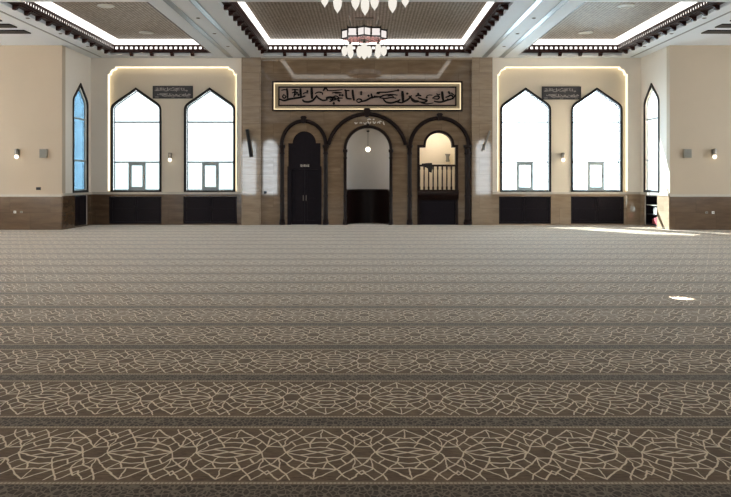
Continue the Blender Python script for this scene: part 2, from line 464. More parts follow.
# ------------------------------------------------------------------ walls
def pent(xa, xb, ya, ysh, ysill, Y):
    """pointed window outline in photo pixels at distance Y, counter-clockwise from bottom left; shoulders softened"""
    (X0, zs), (X1, _) = P(xa, ysill, Y), P(xb, ysill, Y)
    zsh = P(xa, ysh, Y)[1]; za = P(xa, ya, Y)[1]; xm = (X0 + X1) / 2
    return pent_m(X0, X1, za, zsh, zs)
def pent_m(X0, X1, za, zsh, zs):
    xm = (X0 + X1) / 2; dz = za - zsh; hw = (X1 - X0) / 2
    right = []
    for i in range(6):
        a = i / 5
        p0 = (X1, zsh - .14); p1 = (X1, zsh + .03); p2 = (X1 - .16 * hw / .9, zsh + .03 + .16 * (dz - .03) / .9 * .97)
        right.append(((1-a)**2*p0[0] + 2*a*(1-a)*p1[0] + a*a*p2[0], (1-a)**2*p0[1] + 2*a*(1-a)*p1[1] + a*a*p2[1]))
    left = [(2 * xm - x, z) for x, z in reversed(right)]
    return [(X0, zs), (X1, zs)] + right + [(xm, za)] + left
def inset(loop, d):
    n = len(loop); out = []
    for i in range(n):
        a, b, c = Vector(loop[i-1]), Vector(loop[i]), Vector(loop[(i+1) % n])
        d1 = (b - a).normalized(); d2 = (c - b).normalized()
        nn = Vector((-d1.y, d1.x)) + Vector((-d2.y, d2.x)); nn = nn / max(.35, nn.length_squared / 2)
        out.append((b.x + nn.x * d, b.y + nn.y * d))
    return out
portals = []
def portal(loc, rot, sx, sy):
    l = bpy.data.lights.new('window_portal', 'AREA'); l.shape = 'RECTANGLE'; l.size = sx; l.size_y = sy
    l.cycles.is_portal = True
    o = bpy.data.objects.new('window_portal', l); COL.objects.link(o); o.location = loc; o.rotation_euler = rot
wn = 0
def window(loop, d_in, fn, sgn, tint=None, main=None, casement=True, back=.15):
    """dark frame on the wall face at depth d_in, aluminium bars and panes set back by sgn"""
    global wn; wn += 1
    ins = inset(loop, .075)
    root = struct(mb().slab(loop, [ins], d_in - .035 * sgn, d_in + (back - .04) * sgn, fn).obj('window_%d' % wn, frame_dark))
    xs = [a for a, b in loop]; zs = [b for a, b in loop]
    X0, X1, z0, z1 = min(xs) + .075, max(xs) - .075, min(zs) + .075, max(zs)
    zt = z0 + 1.02; zu = z0 + 2.46
    gd = d_in + back * sgn
    B = lambda a0, a1, b0, b1, t=.03: mb().slab(rect(a0, a1, b0, b1), [], gd - t * sgn, gd + t * sgn, fn)
    B(X0, X1, zu - .028, zu + .028).obj('transom', alu, root)
    B(X0, X1, zt - .028, zt + .028).obj('transom', alu, root)
    ins2 = inset(loop, .11)
    mb().slab(ins, [ins2], gd - .03 * sgn, gd + .03 * sgn, fn).obj('inner_frame', alu, root)
    xm = (X0 + X1) / 2; cw = .30
    if casement:
        m = mb().slab(rect(xm - cw, xm + cw, z0 + .03, zt - .02), [rect(xm - cw + .1, xm + cw - .1, z0 + .13, zt - .12)], gd - .05 * sgn, gd + .03 * sgn, fn)
        cs = m.obj('casement', alu, root)
        mb().slab(rect(xm + cw - .065, xm + cw - .035, z0 + .45, z0 + .57), [], gd - .08 * sgn, gd - .05 * sgn, fn).obj('handle', chrome, cs)
    up = [p for p in ins if p[1] > zu - .5]
    pl = rect(X0, X1, zt, zu)
    top = [(X0, zu), (X1, zu)] + [p for p in ins if p[1] > zu + .01 and p[1] > z0 + .5]
    main = main or pane_clear; tl = tint or main
    for lp, mt in ((rect(X0, X1, z0, zt), tl), (pl, main), (top, main)):
        mb().slab(lp, [], gd + .006 * sgn, gd + .012 * sgn, fn).obj('pane', mt, root)
    return root

YR = YW + .2                   # back of the lit recess
bays = {
 -1: dict(x0=-XR, x1=P(242, 0, YW)[0], rec=(107.5, 236.5), wins=((110.5, 161.5), (184, 235.5))),
  1: dict(x0=P(492, 0, YW)[0], x1=XR, rec=(497.5, 628), wins=((500, 551), (571, 622.5))),
}
for sgn, b in bays.items():
    nm = side[sgn]
    X0, X1 = b['x0'], b['x1']
    r0, r1 = P(b['rec'][0], 0, YW)[0], P(b['rec'][1], 0, YW)[0]
    zt = P(0, 66.5, YW)[1]
    n1, n2 = .12, .26
    rec = [(r0, WZ), (r1, WZ), (r1, zt - n2)] + [(r1 - .07, zt - n2)] + arc(r1 - n2, zt - n2, n2 - .07, 0, PI/2, 6)[1:] + [(r1 - n2, zt), (r0 + n2, zt)] + arc(r0 + n2, zt - n2, n2 - .07, PI/2, PI, 6) + [(r0, zt - n2)]
    rec = rec[:2] + rec[2:]
    # frame in front of the recess
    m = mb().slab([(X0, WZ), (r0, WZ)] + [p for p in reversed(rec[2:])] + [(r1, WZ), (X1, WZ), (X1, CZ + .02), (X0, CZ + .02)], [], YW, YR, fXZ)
    struct(m.obj('wall_bay_%s' % nm, plaster_white))
    # recess back with the two window openings
    loops = [pent(a, c, 87.5, 106, 192.6, YR) for a, c in b['wins']]
    hl = [inset(l, .01) for l in loops]
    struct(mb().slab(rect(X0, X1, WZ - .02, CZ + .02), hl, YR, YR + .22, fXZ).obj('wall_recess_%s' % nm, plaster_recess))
    for l, h in zip(loops, hl):
        window(l, YR, fXZ, 1, tint=pane_film if sgn < 0 else pane_bright, main=pane_dim if sgn < 0 else pane_bright)
        xs = [p[0] for p in l]; zs = [p[1] for p in l]
        portal(((min(xs) + max(xs)) / 2, YR + .25, (min(zs) + max(zs)) / 2), (-PI / 2, 0, 0), max(xs) - min(xs), max(zs) - min(zs))
    # cove lamp behind the frame edge
    tn += 1
    path = [(r1, WZ + .05)] + rec[2:] + [(r0, WZ + .05)]
    struct(mb().sweep(path, .035, YW + .06, YW + .16, mould=False).obj('trim_%d' % tn, glow_warm))
    # wainscot with cabinet openings
    ch = []
    for a, c in (((109, 161.5), (183.5, 237)) if sgn < 0 else ((499, 551), (571, 624))):
        ch.append((P(a, 0, YW)[0], P(c, 0, YW)[0]))
    b['cab'] = ch
    zc0, zc1 = .04, P(0, 196.5, YW)[1]
    outer = [(X0, 0)]
    struct(mb().slab(rect(X0, X1, 0, WZ - .08), [rect(a, c, zc0, zc1) for a, c in ch], YW, YR, fXZ).obj('wall_wainscot_%s' % nm, marble_wains if sgn < 0 else marble_pil))
    tn += 1
    struct(mb().box(X0, X1, YW - .03, YR, WZ - .08, WZ).obj('trim_%d' % tn, sill_stone))
    struct(mb().box(X0, X1, 29.0, 29.1, 0, WZ).obj('wall_outer_%s' % nm, plaster))
    struct(mb().box(X0, X1, YR + .2, 29.1, WZ - .06, WZ - .02).obj('wall_ledge_%s' % nm, plaster))
    # return wall with its narrow window
    xo = sgn * XR; xe = sgn * (XR + .12)
    lo, hi = min(xo, xe), max(xo, xe)
    wl = pent_m(26.72, 28.16, 4.93, 4.32, WZ)
    wl2 = inset(wl, .01)
    struct(mb().slab(rect(YS + .28, 29.1, 0, CZ + .02), [wl2, rect(26.85, 28.12, .04, WZ - .1)], xo, xe, fYZ).obj('wall_return_%s' % nm, plaster_white))
    window(wl, xo, fYZ, sgn, casement=False, back=.06, main=pane_side if sgn < 0 else pane_clear)
    portal((xo + sgn * .3, 27.44, 3.05), (0, -PI / 2 if sgn < 0 else PI / 2, 0), 3.76, 1.44)
    mw = mb()
    mw.slab(rect(YS + .0, YW, 0, WZ - .08), [rect(26.85, 28.12, .04, WZ - .1)], xo - sgn * .03, xo, fYZ)
    struct(mw.obj('wall_wainscot_return_%s' % nm, marble_wains if sgn < 0 else marble_pil))
    tn += 1
    struct(mb().box(min(xo, xo - sgn * .05), max(xo, xo - sgn * .05), YS, YW, WZ - .08, WZ).obj('trim_%d' % tn, sill_stone))
    # front-facing wall beyond the bay
    a, c = (sgn * XR, sgn * (XH + .3)); a, c = min(a, c), max(a, c)
    ya, yb = YS, YS + .28
    struct(mb().box(a, c, ya, yb, 0, CZ + .02).obj('wall_%s' % nm, plaster))
    struct(mb().box(a, c, ya - .03, ya, 0, WZ - .1).obj('wall_wainscot_aisle_%s' % nm, marble_wains))
    tn += 1
    struct(mb().box(a, c, ya - .045, ya, WZ - .1, WZ - .02).obj('trim_%d' % tn, sill_stone))
    # side wall of the hall with tall windows
    ws = []
    for yc in (6.5, 12.0, 17.5, 22.5):
        ws.append(pent_m(yc - 1.1, yc + 1.1, 4.93, 4.2, WZ))
    struct(mb().slab(rect(YB, YS, 0, CZ + .02), ws, sgn * XH, sgn * (XH + .3), fYZ).obj('wall_side_%s' % nm, plaster))
    for l in ws:
        ya = [p[0] for p in l]
        portal((sgn * (XH + .32), (min(ya) + max(ya)) / 2, 3.05), (0, -PI / 2 if sgn < 0 else PI / 2, 0), 3.76, 2.2)

# rear wall: arched windows that the polished marble mirrors
def arched(xa, xb, z0, z1):
    r = (xb - xa) / 2
    return [(xa, z0), (xb, z0)] + arc((xa + xb) / 2, z1 - r, r, 0, PI, 14)
rw = [arched(x - .6, x + .6, .35, 4.7) for x in (-13.2, -9.2, -7.55, 9.2, 13.2)]
struct(mb().slab(rect(-XH - .3, XH + .3, 0, CZ + .02), rw, YB - .3, YB, fXZ).obj('wall_rear', plaster))
for l in rw:
    wn += 1
    xm = sum(p[0] for p in l[:2]) / 2
    root = struct(mb().slab(l, [inset(l, .05)], YB - .1, YB - .02, fXZ).obj('window_%d' % wn, alu))
    m = mb()
    for k in range(1, 10): m.box(xm - .58, xm + .58, YB - .08, YB - .04, .35 + k * .43 - .03, .35 + k * .43 + .03)
    m.box(xm - .03, xm + .03, YB - .079, YB - .041, .37, 4.68).box(xm - .33, xm - .28, YB - .078, YB - .042, .37, 4.6).box(xm + .28, xm + .33, YB - .078, YB - .042, .37, 4.6)
    m.obj('glazing_bars', alu, root)
    portal((xm, YB - .32, 2.5), (PI / 2, 0, 0), 1.2, 4.3)

# ------------------------------------------------------------------ marble front with the three openings
XA, XB = P(242, 0, YW)[0], P(492, 0, YW)[0]
px = lambda x: P(x, 0, YW)[0]
pz = lambda y: P(0, y, YW)[1]
SC = YW / F
def keyhole(xa, xb, ca, cb, ytop, ysh, ybot):
    """rectangle xa..xb up to ysh, round head ca..cb up to ytop"""
    xm = (px(ca) + px(cb)) / 2; r = (px(cb) - px(ca)) / 2
    top = arc(xm, pz(ysh), r, 0, PI, 22, rz=pz(ytop) - pz(ysh))
    return [(px(xa), pz(ybot)), (px(xb), pz(ybot)), (px(xb), pz(ysh))] + top + [(px(xa), pz(ysh))]
def openarch(xa, xb, ytop, ysp, ybot):
    xm = (px(xa) + px(xb)) / 2; r = (px(xb) - px(xa)) / 2
    return [(px(xa), pz(ybot)), (px(xb), pz(ybot))] + arc(xm, pz(ysp), r, 0, PI, 26, rz=pz(ytop) - pz(ysp))
YF = 224.88
k_door = keyhole(288.3, 320.6, 292.7, 316, 131.3, 143.2, YF)
k_mih = openarch(346.5, 389.5, 128, 149, YF)
k_min = keyhole(417.2, 458.0, 423.3, 454.3, 130.3, 145.0, YF)
def lift(lp, z=.0):  # openings reach the floor: cut them out of the outline instead of as holes
    return [lp[1], *lp[2:], lp[0]]
outline = [(XA, 0)]
for lp in (k_door, k_mih, k_min):
    outline += [(lp[0][0], 0)] + list(reversed(lp[2:])) + [(lp[1][0], 0)]
outline += [(XB, 0), (XB, CZ + .02), (XA, CZ + .02)]
struct(mb().slab(outline, [], YW, YW + .3, fXZ).obj('wall_front', marble_main))
for nm, a, c in (('left', 242, 261.3), ('right', 471.5, 492)):
    m = mb().box(px(a), px(c), YW - .12, YW + .0, 0, CZ + .01)
    struct(m.obj('wall_pilaster_%s' % nm, marble_pil))
tn += 1
struct(mb().box(px(261.3), px(471.5), YW - .06, YW, CZ - .09, CZ + .0).obj('trim_%d' % tn, marble_pil))
tn += 1
struct(mb().box(px(261.3), px(471.5), YW - .1, YW, CZ - .025, CZ + .005).obj('trim_%d' % tn, sill_stone))
# behind the front wall (closes the building)
struct(mb().box(XA, px(288), YW + .3, YW + .36, 0, 6.7).obj('wall_core_left', plaster))
struct(mb().box(px(459), XB, YW + .3, YW + .36, 0, 6.7).obj('wall_core_right', plaster))

# --- arch surrounds in dark wood: engaged shafts and round arches (left, mihrab, right)
tn += 1
def shaft(m, xc, w, ytop):
    r = w * SC / 2; X = px(xc); zt = pz(ytop); Yc = YW - .01
    m.lathe([(r * 1.35, 0), (r * 1.35, .10), (r * 1.15, .12), (r * 1.3, .17), (r, .21), (r * .92, .9), (r * .92, 1.0), (r * 1.1, 1.01), (r * 1.1, 1.06), (r * .92, 1.07),
             (r * .92, zt - .34), (r * 1.15, zt - .32), (r * 1.15, zt - .28), (r * .95, zt - .26), (r * 1.0, zt - .12), (r * 1.4, zt - .08), (r * 1.4, zt)], (X, Yc, 0), n=14)
def keystone(m, xc, yt, s=1.0):
    X, z = px(xc), pz(yt)
    m.slab([(X - .05 * s, z - .17 * s), (X + .05 * s, z - .17 * s), (X + .10 * s, z + .02), (X + .13 * s, z + .06), (X + .07 * s, z + .12 * s), (X - .07 * s, z + .12 * s), (X - .13 * s, z + .06), (X - .10 * s, z + .02)], [], YW - .16, YW, fXZ)
def arch_obj(shafts, xa, xb, ytop, ysp, w, ks, name_mat):
    global tn
    root = None
    pts = []
    xm = (xa + xb) / 2; hw = (xb - xa) / 2; rise = ysp - ytop
    if rise < hw - .5:
        R = (hw * hw + rise * rise) / (2 * rise); a = math.asin(hw / R); c0 = ytop + R
        pts = [(px(xm + R * math.sin(a - 2 * a * i / 30)), pz(c0 - R * math.cos(a - 2 * a * i / 30))) for i in range(31)]
    else: pts = arc(px(xm), pz(ysp), hw * SC, 0, PI, 30, rz=rise * SC)
    root = struct(mb().sweep(pts, w * SC, YW - .12, YW).obj('trim_%d' % tn, dark_wood_b)); tn += 1
    for xc, ww in shafts:
        m = mb(); shaft(m, xc, ww, ysp); m.obj('shaft', dark_wood_b, root, True)
    m = mb(); keystone(m, xm, ytop, ks); m.obj('keystone', dark_wood_b, root)
arch_obj([(282.2, 4.4), (325.6, 4.6)], 280, 327.6, 119.3, 145, 3.6, .9, None)
arch_obj([], 326.6, 407.4, 112.2, 144.5, 3.8, 1.1, None)
arch_obj([(409.6, 4.6), (467.8, 6.4)], 408.2, 470.6, 116.3, 145, 3.8, .9, None)
arch_obj([(345.2, 3.4), (390.9, 3.4)], 343.6, 392.4, 125.2, 149.5, 3.0, .4, None)

# --- left: dark panelled door in a keyhole surround
def shrink(lp, d): return inset(lp, d)
m = mb().slab([(a, max(b, pz(166.5))) for a, b in k_door], [], YW + .08, YW + .2, fXZ)
struct(m.obj('wall_overdoor', dark_wood))
zf = pz(166.3)
dr = mb().slab([(px(287.4), 0), (px(291.2), 0), (px(291.2), pz(169.5)), (px(318), pz(169.5)), (px(318), 0), (px(321.6), 0), (px(321.6), zf), (px(287.4), zf)], [], YW - .03, YW + .16, fXZ).obj('door_1', dark_wood)
struct(dr)
for a, c in ((291.3, 304.55), (304.65, 317.9)):
    x0, x1, z1 = px(a), px(c), pz(169.6)
    lf = mb().slab(rect(x0, x1, .012, z1), [rect(x0 + .09, x1 - .09, .16, .84), rect(x0 + .09, x1 - .09, .95, z1 - .1)], YW + .06, YW + .12, fXZ)
    lf.box(x0 + .02, x1 - .02, YW + .085, YW + .119, .05, z1 - .02)
    o = lf.obj('leaf', dark_wood, dr)
    hx = x1 - .05 if a < 300 else x0 + .05
    mb().box(hx - .012, hx + .012, YW + .02, YW + .035, .86, 1.06).box(hx - .01, hx + .01, YW + .03, YW + .062, .88, .90).box(hx - .01, hx + .01, YW + .03, YW + .062, 1.02, 1.04).obj('handle', chrome, o)
struct(mb().box(px(287), px(322), YW + .21, YW + .3, 0, pz(129)).obj('wall_door_backing', dark_wood))
t = thing('door_sign', (px(304.5), YW - .03, pz(166)), 'small dark sign with pale lettering over the dark double door', 'sign')
mb().box(px(300), px(309.2), YW - .05, YW - .03, pz(167.2), pz(163.8)).obj('plate', black_plastic, t)
m = mb()
for k, (a, w, h) in enumerate(((.0, .05, 1), (.07, .03, .8), (.12, .06, 1), (.20, .03, .7), (.25, .05, 1))):
    x = px(300.8) + a
    m.box(x, x + w * .35, YW - .055, YW - .05, pz(166.7), pz(166.7) + .08 * h).box(x, x + w, YW - .055, YW - .05, pz(166.7), pz(166.7) + .025).box(x + w * .5, x + w, YW - .055, YW - .05, pz(166.7) + .045, pz(166.7) + .07)
m.obj('lettering', pale_letter, t)

# --- centre: mihrab niche
xm = px(368); R = px(389.5) - px(368); NY = YW + .3; zsp = pz(149); rz = pz(128) - zsp; DEP = .95
pr = [(R, 0), (R, zsp)] + [(R * math.cos(a * PI / 24), zsp + rz * math.sin(a * PI / 24)) for a in range(1, 13)]
struct(mb().lathe(pr, (xm, NY - .001, 0), n=28, a0=0, a1=PI, sy=DEP / R).obj('wall_niche', niche_paint, None, True))
zd = pz(189.6)
m = mb().lathe([(R - .02, 0), (R - .02, zd - .05), (R - .05, zd - .045), (R - .05, zd), (R - .001, zd)], (xm, NY - .25, 0), n=28, a0=0, a1=PI, sy=(DEP + .2) / R)
tn += 1
struct(m.obj('wall_niche_panel', dark_wood_b, None, True))
struct(mb().box(px(340), px(396), YW + 1.3, YW + 1.36, 0, 6.7).obj('wall_core_niche', plaster))
m = mb().box(px(340), px(340) + .06, YW + .3, YW + 1.3, 0, 6.7).box(px(396) - .06, px(396), YW + .3, YW + 1.3, 0, 6.7)
struct(m.obj('wall_core_niche_sides', plaster))
struct(mb().box(px(288), px(341), YW + .3, YW + .36, 0, 6.7).obj('wall_core_door', plaster))
# pendant
t = thing('pendant_lamp', (xm, NY + .32, 3.28), 'small pendant lamp with glowing round bulb hanging inside the central arched niche', 'pendant lamp')
pzb = P(0, 149.3, NY + .32)[1]
mb().lathe([(0, 3.40), (.05, 3.395), (.06, 3.37), (.02, 3.34), (0, 3.335)], (xm, NY + .32, 0), n=16).obj('canopy', black_plastic, t, True)
mb().tube([(xm, NY + .32, 3.345), (xm, NY + .32, pzb + .09)], .008, 6).obj('cord', black_plastic, t)
mb().lathe([(0, .13), (.03, .125), (.035, .085), (.0, .08)], (xm, NY + .32, pzb), n=14).obj('bulb_holder', chrome, t, True)
mb().lathe([(.03, .085), (.075, .055), (.095, .0), (.08, -.05), (.045, -.085), (0, -.095)], (xm, NY + .32, pzb), n=18).obj('bulb', glow_bulb, t, True)
t = thing('socket_plate', (px(367.3), YW + .9, .42), 'tiny pale socket on the dark panelling inside the central niche', 'socket')
mb().box(px(366.6), px(368.2), NY + .905, NY + .93, .42, .49).obj('plate', white_plastic, t)
mb().box(px(367.1), px(367.7), NY + .9, NY + .906, .44, .47).obj('sockets', grey_plastic, t)

# --- right: pulpit balcony in a small lit room
RY0, RY1 = YW + .3, YW + 1.9
x0, x1 = px(412), px(463)
m = mb().box(x0 - .06, x0, RY0, RY1, 0, 3.7).box(x1, x1 + .06, RY0, RY1, 0, 3.7).box(x0 - .06, x1 + .06, RY1, RY1 + .06, 0, 3.7).box(x0 - .06, x1 + .06, RY0, RY1 + .06, 3.7, 3.76)
struct(m.obj('wall_pulpit_room', cream))
struct(mb().box(x0, x1, RY0, RY1, .82, .9).obj('floor_pulpit', marble_wains))
struct(mb().box(px(396), x0 - .05, YW + .3, YW + .36, 0, 6.7).box(x0 - .06, px(459.5), YW + .3, YW + .36, 3.76, 6.7).obj('wall_core_pulpit', plaster))
fr = [(px(418.9), pz(224.88)), (px(456.4), pz(224.88))]
tn += 1
kin = inset(k_min, 2.4 * SC)
fr_out = k_min[2:]; fr_in = kin[2:]
outl = [k_min[1]] + k_min[2:] + [k_min[0]] + [(kin[0][0], k_min[0][1])] + list(reversed(kin[2:])) + [(kin[1][0], k_min[1][1])]
struct(mb().slab(outl, [], YW - .05, YW + .3, fXZ).obj('trim_%d' % tn, dark_wood_b))
tn += 1
bal = thing('pulpit_balcony', (px(437.6), YW, 0), 'dark wooden pulpit balcony with upright balusters in the right arched opening', 'balcony')
xa, xb = px(418.2), px(457.2)
mb().box(xa, xb, YW + .02, YW + .25, 0, .93).box(xa + .1, xb - .1, YW + .0, YW + .03, .12, .8).obj('base_panel', dark_wood, bal)
prof = [(YW + .25, .88), (YW - .02, .88), (YW - .06, .92), (YW - .10, 1.0), (YW - .14, 1.08), (YW - .14, 1.16), (YW - .08, 1.2), (YW - .08, 1.25), (YW + .25, 1.25)]
mb().slab(prof, [], px(417.4), px(458.4), lambda a, b, d: (d, a, b)).obj('moulded_plinth', dark_wood_b, bal)
ztop = pz(164.6)
mb().box(xa, xb, YW - .03, YW + .09, ztop - .07, ztop).obj('handrail', dark_wood_b, bal)
nb = 9
for i in range(nb):
    x = px(419.6) + (px(456) - px(419.6)) * i / (nb - 1)
    h0, h1 = 1.25, ztop - .07
    mb().lathe([(.034, h0), (.034, h0 + .1), (.022, h0 + .13), (.026, h0 + .4), (.020, h1 - .12), (.03, h1 - .1), (.03, h1)], (x, YW + .03, 0), n=10).obj('baluster', dark_wood_b, bal, True)
# dark cloth bundle over the handrail
t = thing('folded_cloth', (px(427), YW - .04, ztop), 'black folded cloth hung over the left end of the balcony handrail', 'cloth')
vs = []
pts = [(px(421.5), ztop + .02), (px(426), ztop + .05), (px(431.8), ztop + .06), (px(432.2), ztop - .12), (px(431.5), ztop - .29), (px(428.6), ztop - .26), (px(427.4), ztop - .13), (px(424.8), ztop - .09), (px(421.8), ztop - .05)]
mb().slab(list(reversed(pts)), [], YW - .075, YW - .035, fXZ).slab(rect(px(422), px(431.8), ztop, ztop + .04), [], YW - .07, YW + .13, fXZ).obj('drape', cloth_black, t, bevel=.012)
m = mb()
for k in range(3): m.tube([(px(425.5 + k * 2), YW - .08, ztop + .03), (px(426 + k * 2.1), YW - .083, ztop - .05), (px(427 + k * 2), YW - .078, ztop - .1)], .016, 6)
m.obj('fold', cloth_black, t, True)
# lamp on the back wall of that room
lx, lz = P(447.3, 158, RY1)
t = thing('wall_lamp', (lx, RY1, lz - .1), 'small grey green wall lamp on the cream wall behind the balcony', 'wall lamp')
mb().box(lx - .05, lx + .05, RY1 - .03, RY1, lz - .12, lz + .12).obj('backplate', grey_plastic, t, bevel=.008)
mb().lathe([(.0, -.15), (.06, -.15), (.075, -.1), (.045, -.04), (.045, .03), (.10, .13), (.10, .15), (0, .15)], (lx, RY1 - .13, lz), n=16).obj('shade', grey_plastic, t, True)
# ceiling lamp that lights the room (above the opening)
t = thing('ceiling_globe', (px(437), RY0 + .7, 3.7), 'round ceiling lamp in the small lit room behind the balcony', 'ceiling light')
mb().lathe([(.08, 0), (.08, -.03), (.05, -.04)], (px(437), RY0 + .7, 3.7), n=16).obj('base', chrome, t, True)
mb().lathe([(.05, -.035), (.12, -.08), (.14, -.14), (.1, -.21), (0, -.24)], (px(437), RY0 + .7, 3.7), n=18).obj('globe', glow('globe_lamp', (1, .90, .76), 15), t, True)

# ------------------------------------------------------------------ calligraphy
def stroke(m, pts, w, to, y0, y1):
    """pen stroke: a flat ribbon that swells in the middle, with real thickness"""
    P3 = [Vector(to(*p)) for p in pts]
    # smooth (Catmull-Rom)
    out = []
    n = len(P3)
    for i in range(n - 1):
        p0, p1, p2, p3 = P3[max(i-1, 0)], P3[i], P3[i+1], P3[min(i+2, n-1)]
        for k in range(5):
            t = k / 5
            out.append(.5 * ((2 * p1) + (p2 - p0) * t + (2 * p0 - 5 * p1 + 4 * p2 - p3) * t * t + (3 * p1 - p0 - 3 * p2 + p3) * t ** 3))
    out.append(P3[-1])
    L, Rr = [], []
    N = len(out)
    for i, p in enumerate(out):
        d = (out[min(i+1, N-1)] - out[max(i-1, 0)])
        d = d.normalized() if d.length > 1e-9 else Vector((1, 0))
        nn = Vector((-d.y, d.x)); s = .55 + .45 * math.sin(PI * (.12 + .8 * i / max(1, N - 1)))
        L.append(p + nn * w * s / 2); Rr.append(p - nn * w * s / 2)
    vs = []
    for a, b in zip(L, Rr):
        vs += [(a.x, y0, a.y), (b.x, y0, b.y), (a.x, y1, a.y), (b.x, y1, b.y)]
    fs = []
    for i in range(N - 1):
        a = 4 * i; b = a + 4
        fs += [(a, b, b+1, a+1), (a+2, a+3, b+3, b+2), (a, a+2, b+2, b), (a+1, b+1, b+3, a+3)]
    fs += [(0, 1, 3, 2), (4*(N-1), 4*(N-1)+2, 4*(N-1)+3, 4*(N-1)+1)]
    m.add(vs, fs)
def dot(m, p, w, to, y0, y1):
    x, z = to(*p); m.slab([(x - w, z), (x, z - w), (x + w, z), (x, z + w)], [], y0, y1, fXZ)
CA = [  # traced letter strokes, three neighbouring stretches of the panel
 (270, [([(100,222),(150,238),(200,224),(260,214),(320,206),(372,190)],15),([(150,172),(134,195),(150,214),(168,196),(150,178)],10),([(178,110),(184,160),(186,216)],15),
   ([(320,110),(322,150),(326,200)],16),([(262,118),(262,160),(250,200)],12),([(228,128),(262,122),(300,128)],9),([(120,132),(150,124),(176,128)],9),
   ([(232,160),(260,148),(290,158),(262,178)],9),([(345,168),(370,156),(402,160)],9),([(436,104),(438,160),(442,220)],20),
   ([(342,226),(356,246),(400,252),(446,238),(476,206),(492,182)],15),([(486,186),(510,214),(556,236),(604,228)],13),([(584,214),(630,204),(690,214)],17),
   ([(640,200),(655,230),(622,250)],11),([(664,252),(674,268),(666,288)],9),([(470,166),(508,150),(546,158),(548,178)],10),([(556,138),(580,108),(604,130)],13),
   ([(596,134),(660,134),(760,124)],8),([(680,162),(740,156)],8),([(650,206),(690,190),(730,215)],9)], [(392,140),(300,178),(715,235),(730,180)]),
 (330, [([(150,130),(166,136),(170,190),(182,216),(226,220)],14),([(164,134),(206,134)],9),([(236,124),(240,180),(252,238)],17),
   ([(20,160),(70,152),(124,158)],9),([(0,225),(40,232),(90,214),(134,212)],10),([(276,240),(294,222),(322,226),(330,242),(302,258),(278,246)],11),
   ([(326,248),(376,236),(432,208),(506,200)],13),([(430,164),(436,190),(448,216)],13),([(484,164),(510,152),(600,150),(712,130)],10),([(490,158),(520,160)],17),
   ([(456,190),(520,198),(566,182),(640,174),(704,182)],10),([(556,222),(586,254),(640,262),(700,246),(734,226)],14),([(516,208),(580,216),(640,206),(690,214)],10),
   ([(600,192),(640,184),(664,200)],8)], [(130,182),(326,150),(326,170),(402,188),(96,240),(710,130),(40,268)]),
 (395, [([(66,262),(100,246),(140,222),(172,184)],14),([(75,138),(80,190),(84,254)],21),([(0,246),(40,256),(70,262)],12),([(144,190),(170,214),(206,238),(246,242)],13),
   ([(166,226),(200,252),(246,250)],10),([(212,192),(244,182),(274,190)],13),([(236,206),(290,226),(332,236),(302,256),(240,250)],13),([(326,192),(356,180),(390,182)],7),
   ([(388,214),(426,192),(460,198),(446,222),(400,218)],11),([(404,244),(470,254),(544,234),(606,216)],14),([(490,142),(494,190),(502,238)],19),
   ([(524,206),(552,196),(584,182),(604,206),(572,228),(540,220)],12),([(558,168),(586,160),(614,182)],9),([(600,224),(618,196),(624,176)],10),([(430,166),(452,178),(470,170)],8),
   ([(270,262),(330,272),(400,262)],8),([(140,166),(120,160)],10)], [(32,130),(126,166),(560,150),(330,205),(240,168)]),
]
t = thing('calligraphy_frieze', (px(367.3), YW, pz(111.5)), 'long illuminated panel of black calligraphy above the three arches', 'wall panel')
x0, x1, z0, z1 = px(272.4), px(462.3), pz(111.4), pz(81.3)
mb().slab(rect(x0, x1, z0, z1), [rect(x0 + .055, x1 - .055, z0 + .055, z1 - .055)], YW - .09, YW, fXZ).obj('outer_frame', dark_wood_b, t)
mb().box(x0 + .05, x1 - .05, YW - .035, YW - .001, z0 + .05, z1 - .05).obj('light_border', simple('gold_border', (.46, .36, .22), .35, .05, 8), t)
a = .055
m = mb().slab(rect(x0 + a, x1 - a, z0 + a, z1 - a), [rect(x0 + a + .04, x1 - a - .04, z0 + a + .04, z1 - a - .04)], YW - .05, YW - .035, fXZ)
m.obj('light_strip', glow_panel, t)
x2, x3, z2, z3 = px(278.4), px(456.3), pz(106.4), pz(86.7)
mb().slab(rect(x2, x3, z2, z3), [rect(x2 + .05, x3 - .05, z2 + .05, z3 - .05)], YW - .085, YW - .03, fXZ).obj('inner_frame', dark_wood_b, t)
mb().box(x2 + .04, x3 - .04, YW - .06, YW - .03, z2 + .04, z3 - .04).obj('stone_slab', simple('rose_stone', (.37, .265, .215), .3, .2, 3), t)
m = mb()
K = 731 / 70.0
for ox, strokes, dots in CA:
    to = lambda X, Y, ox=ox: (px(ox + X / K), pz(78 + Y / K))
    for pts, w in strokes:
        pts = [(X, min(274, max(104, Y))) for X, Y in pts]
        stroke(m, pts, w / K * SC * 1.45, to, YW - .085, YW - .058)
    for p in dots: dot(m, p, .05, to, YW - .085, YW - .058)
m.obj('lettering', ink, t)
# pale letters over the niche
m = mb()
K2 = 7.646
to = lambda X, Y: (px(335 + X / K2), pz(105 + Y / K2))
for pts in ([(150,132),(160,142),(172,134)], [(188,140),(200,134),(206,142)], [(218,134),(230,146),(240,132)], [(250,124),(262,142),(275,128)], [(290,126),(300,140),(312,128)], [(322,138),(336,130),(344,142)], [(368,126),(372,142),(378,152)], [(246,114),(262,108),(276,112)], [(288,112),(302,108)], [(340,122),(356,128)]):
    stroke(m, pts, .045, to, YW - .02, YW)
o = tag(m.obj('inscription', pale_letter), 'short pale raised inscription between the big arch and the niche arch', 'inscription')
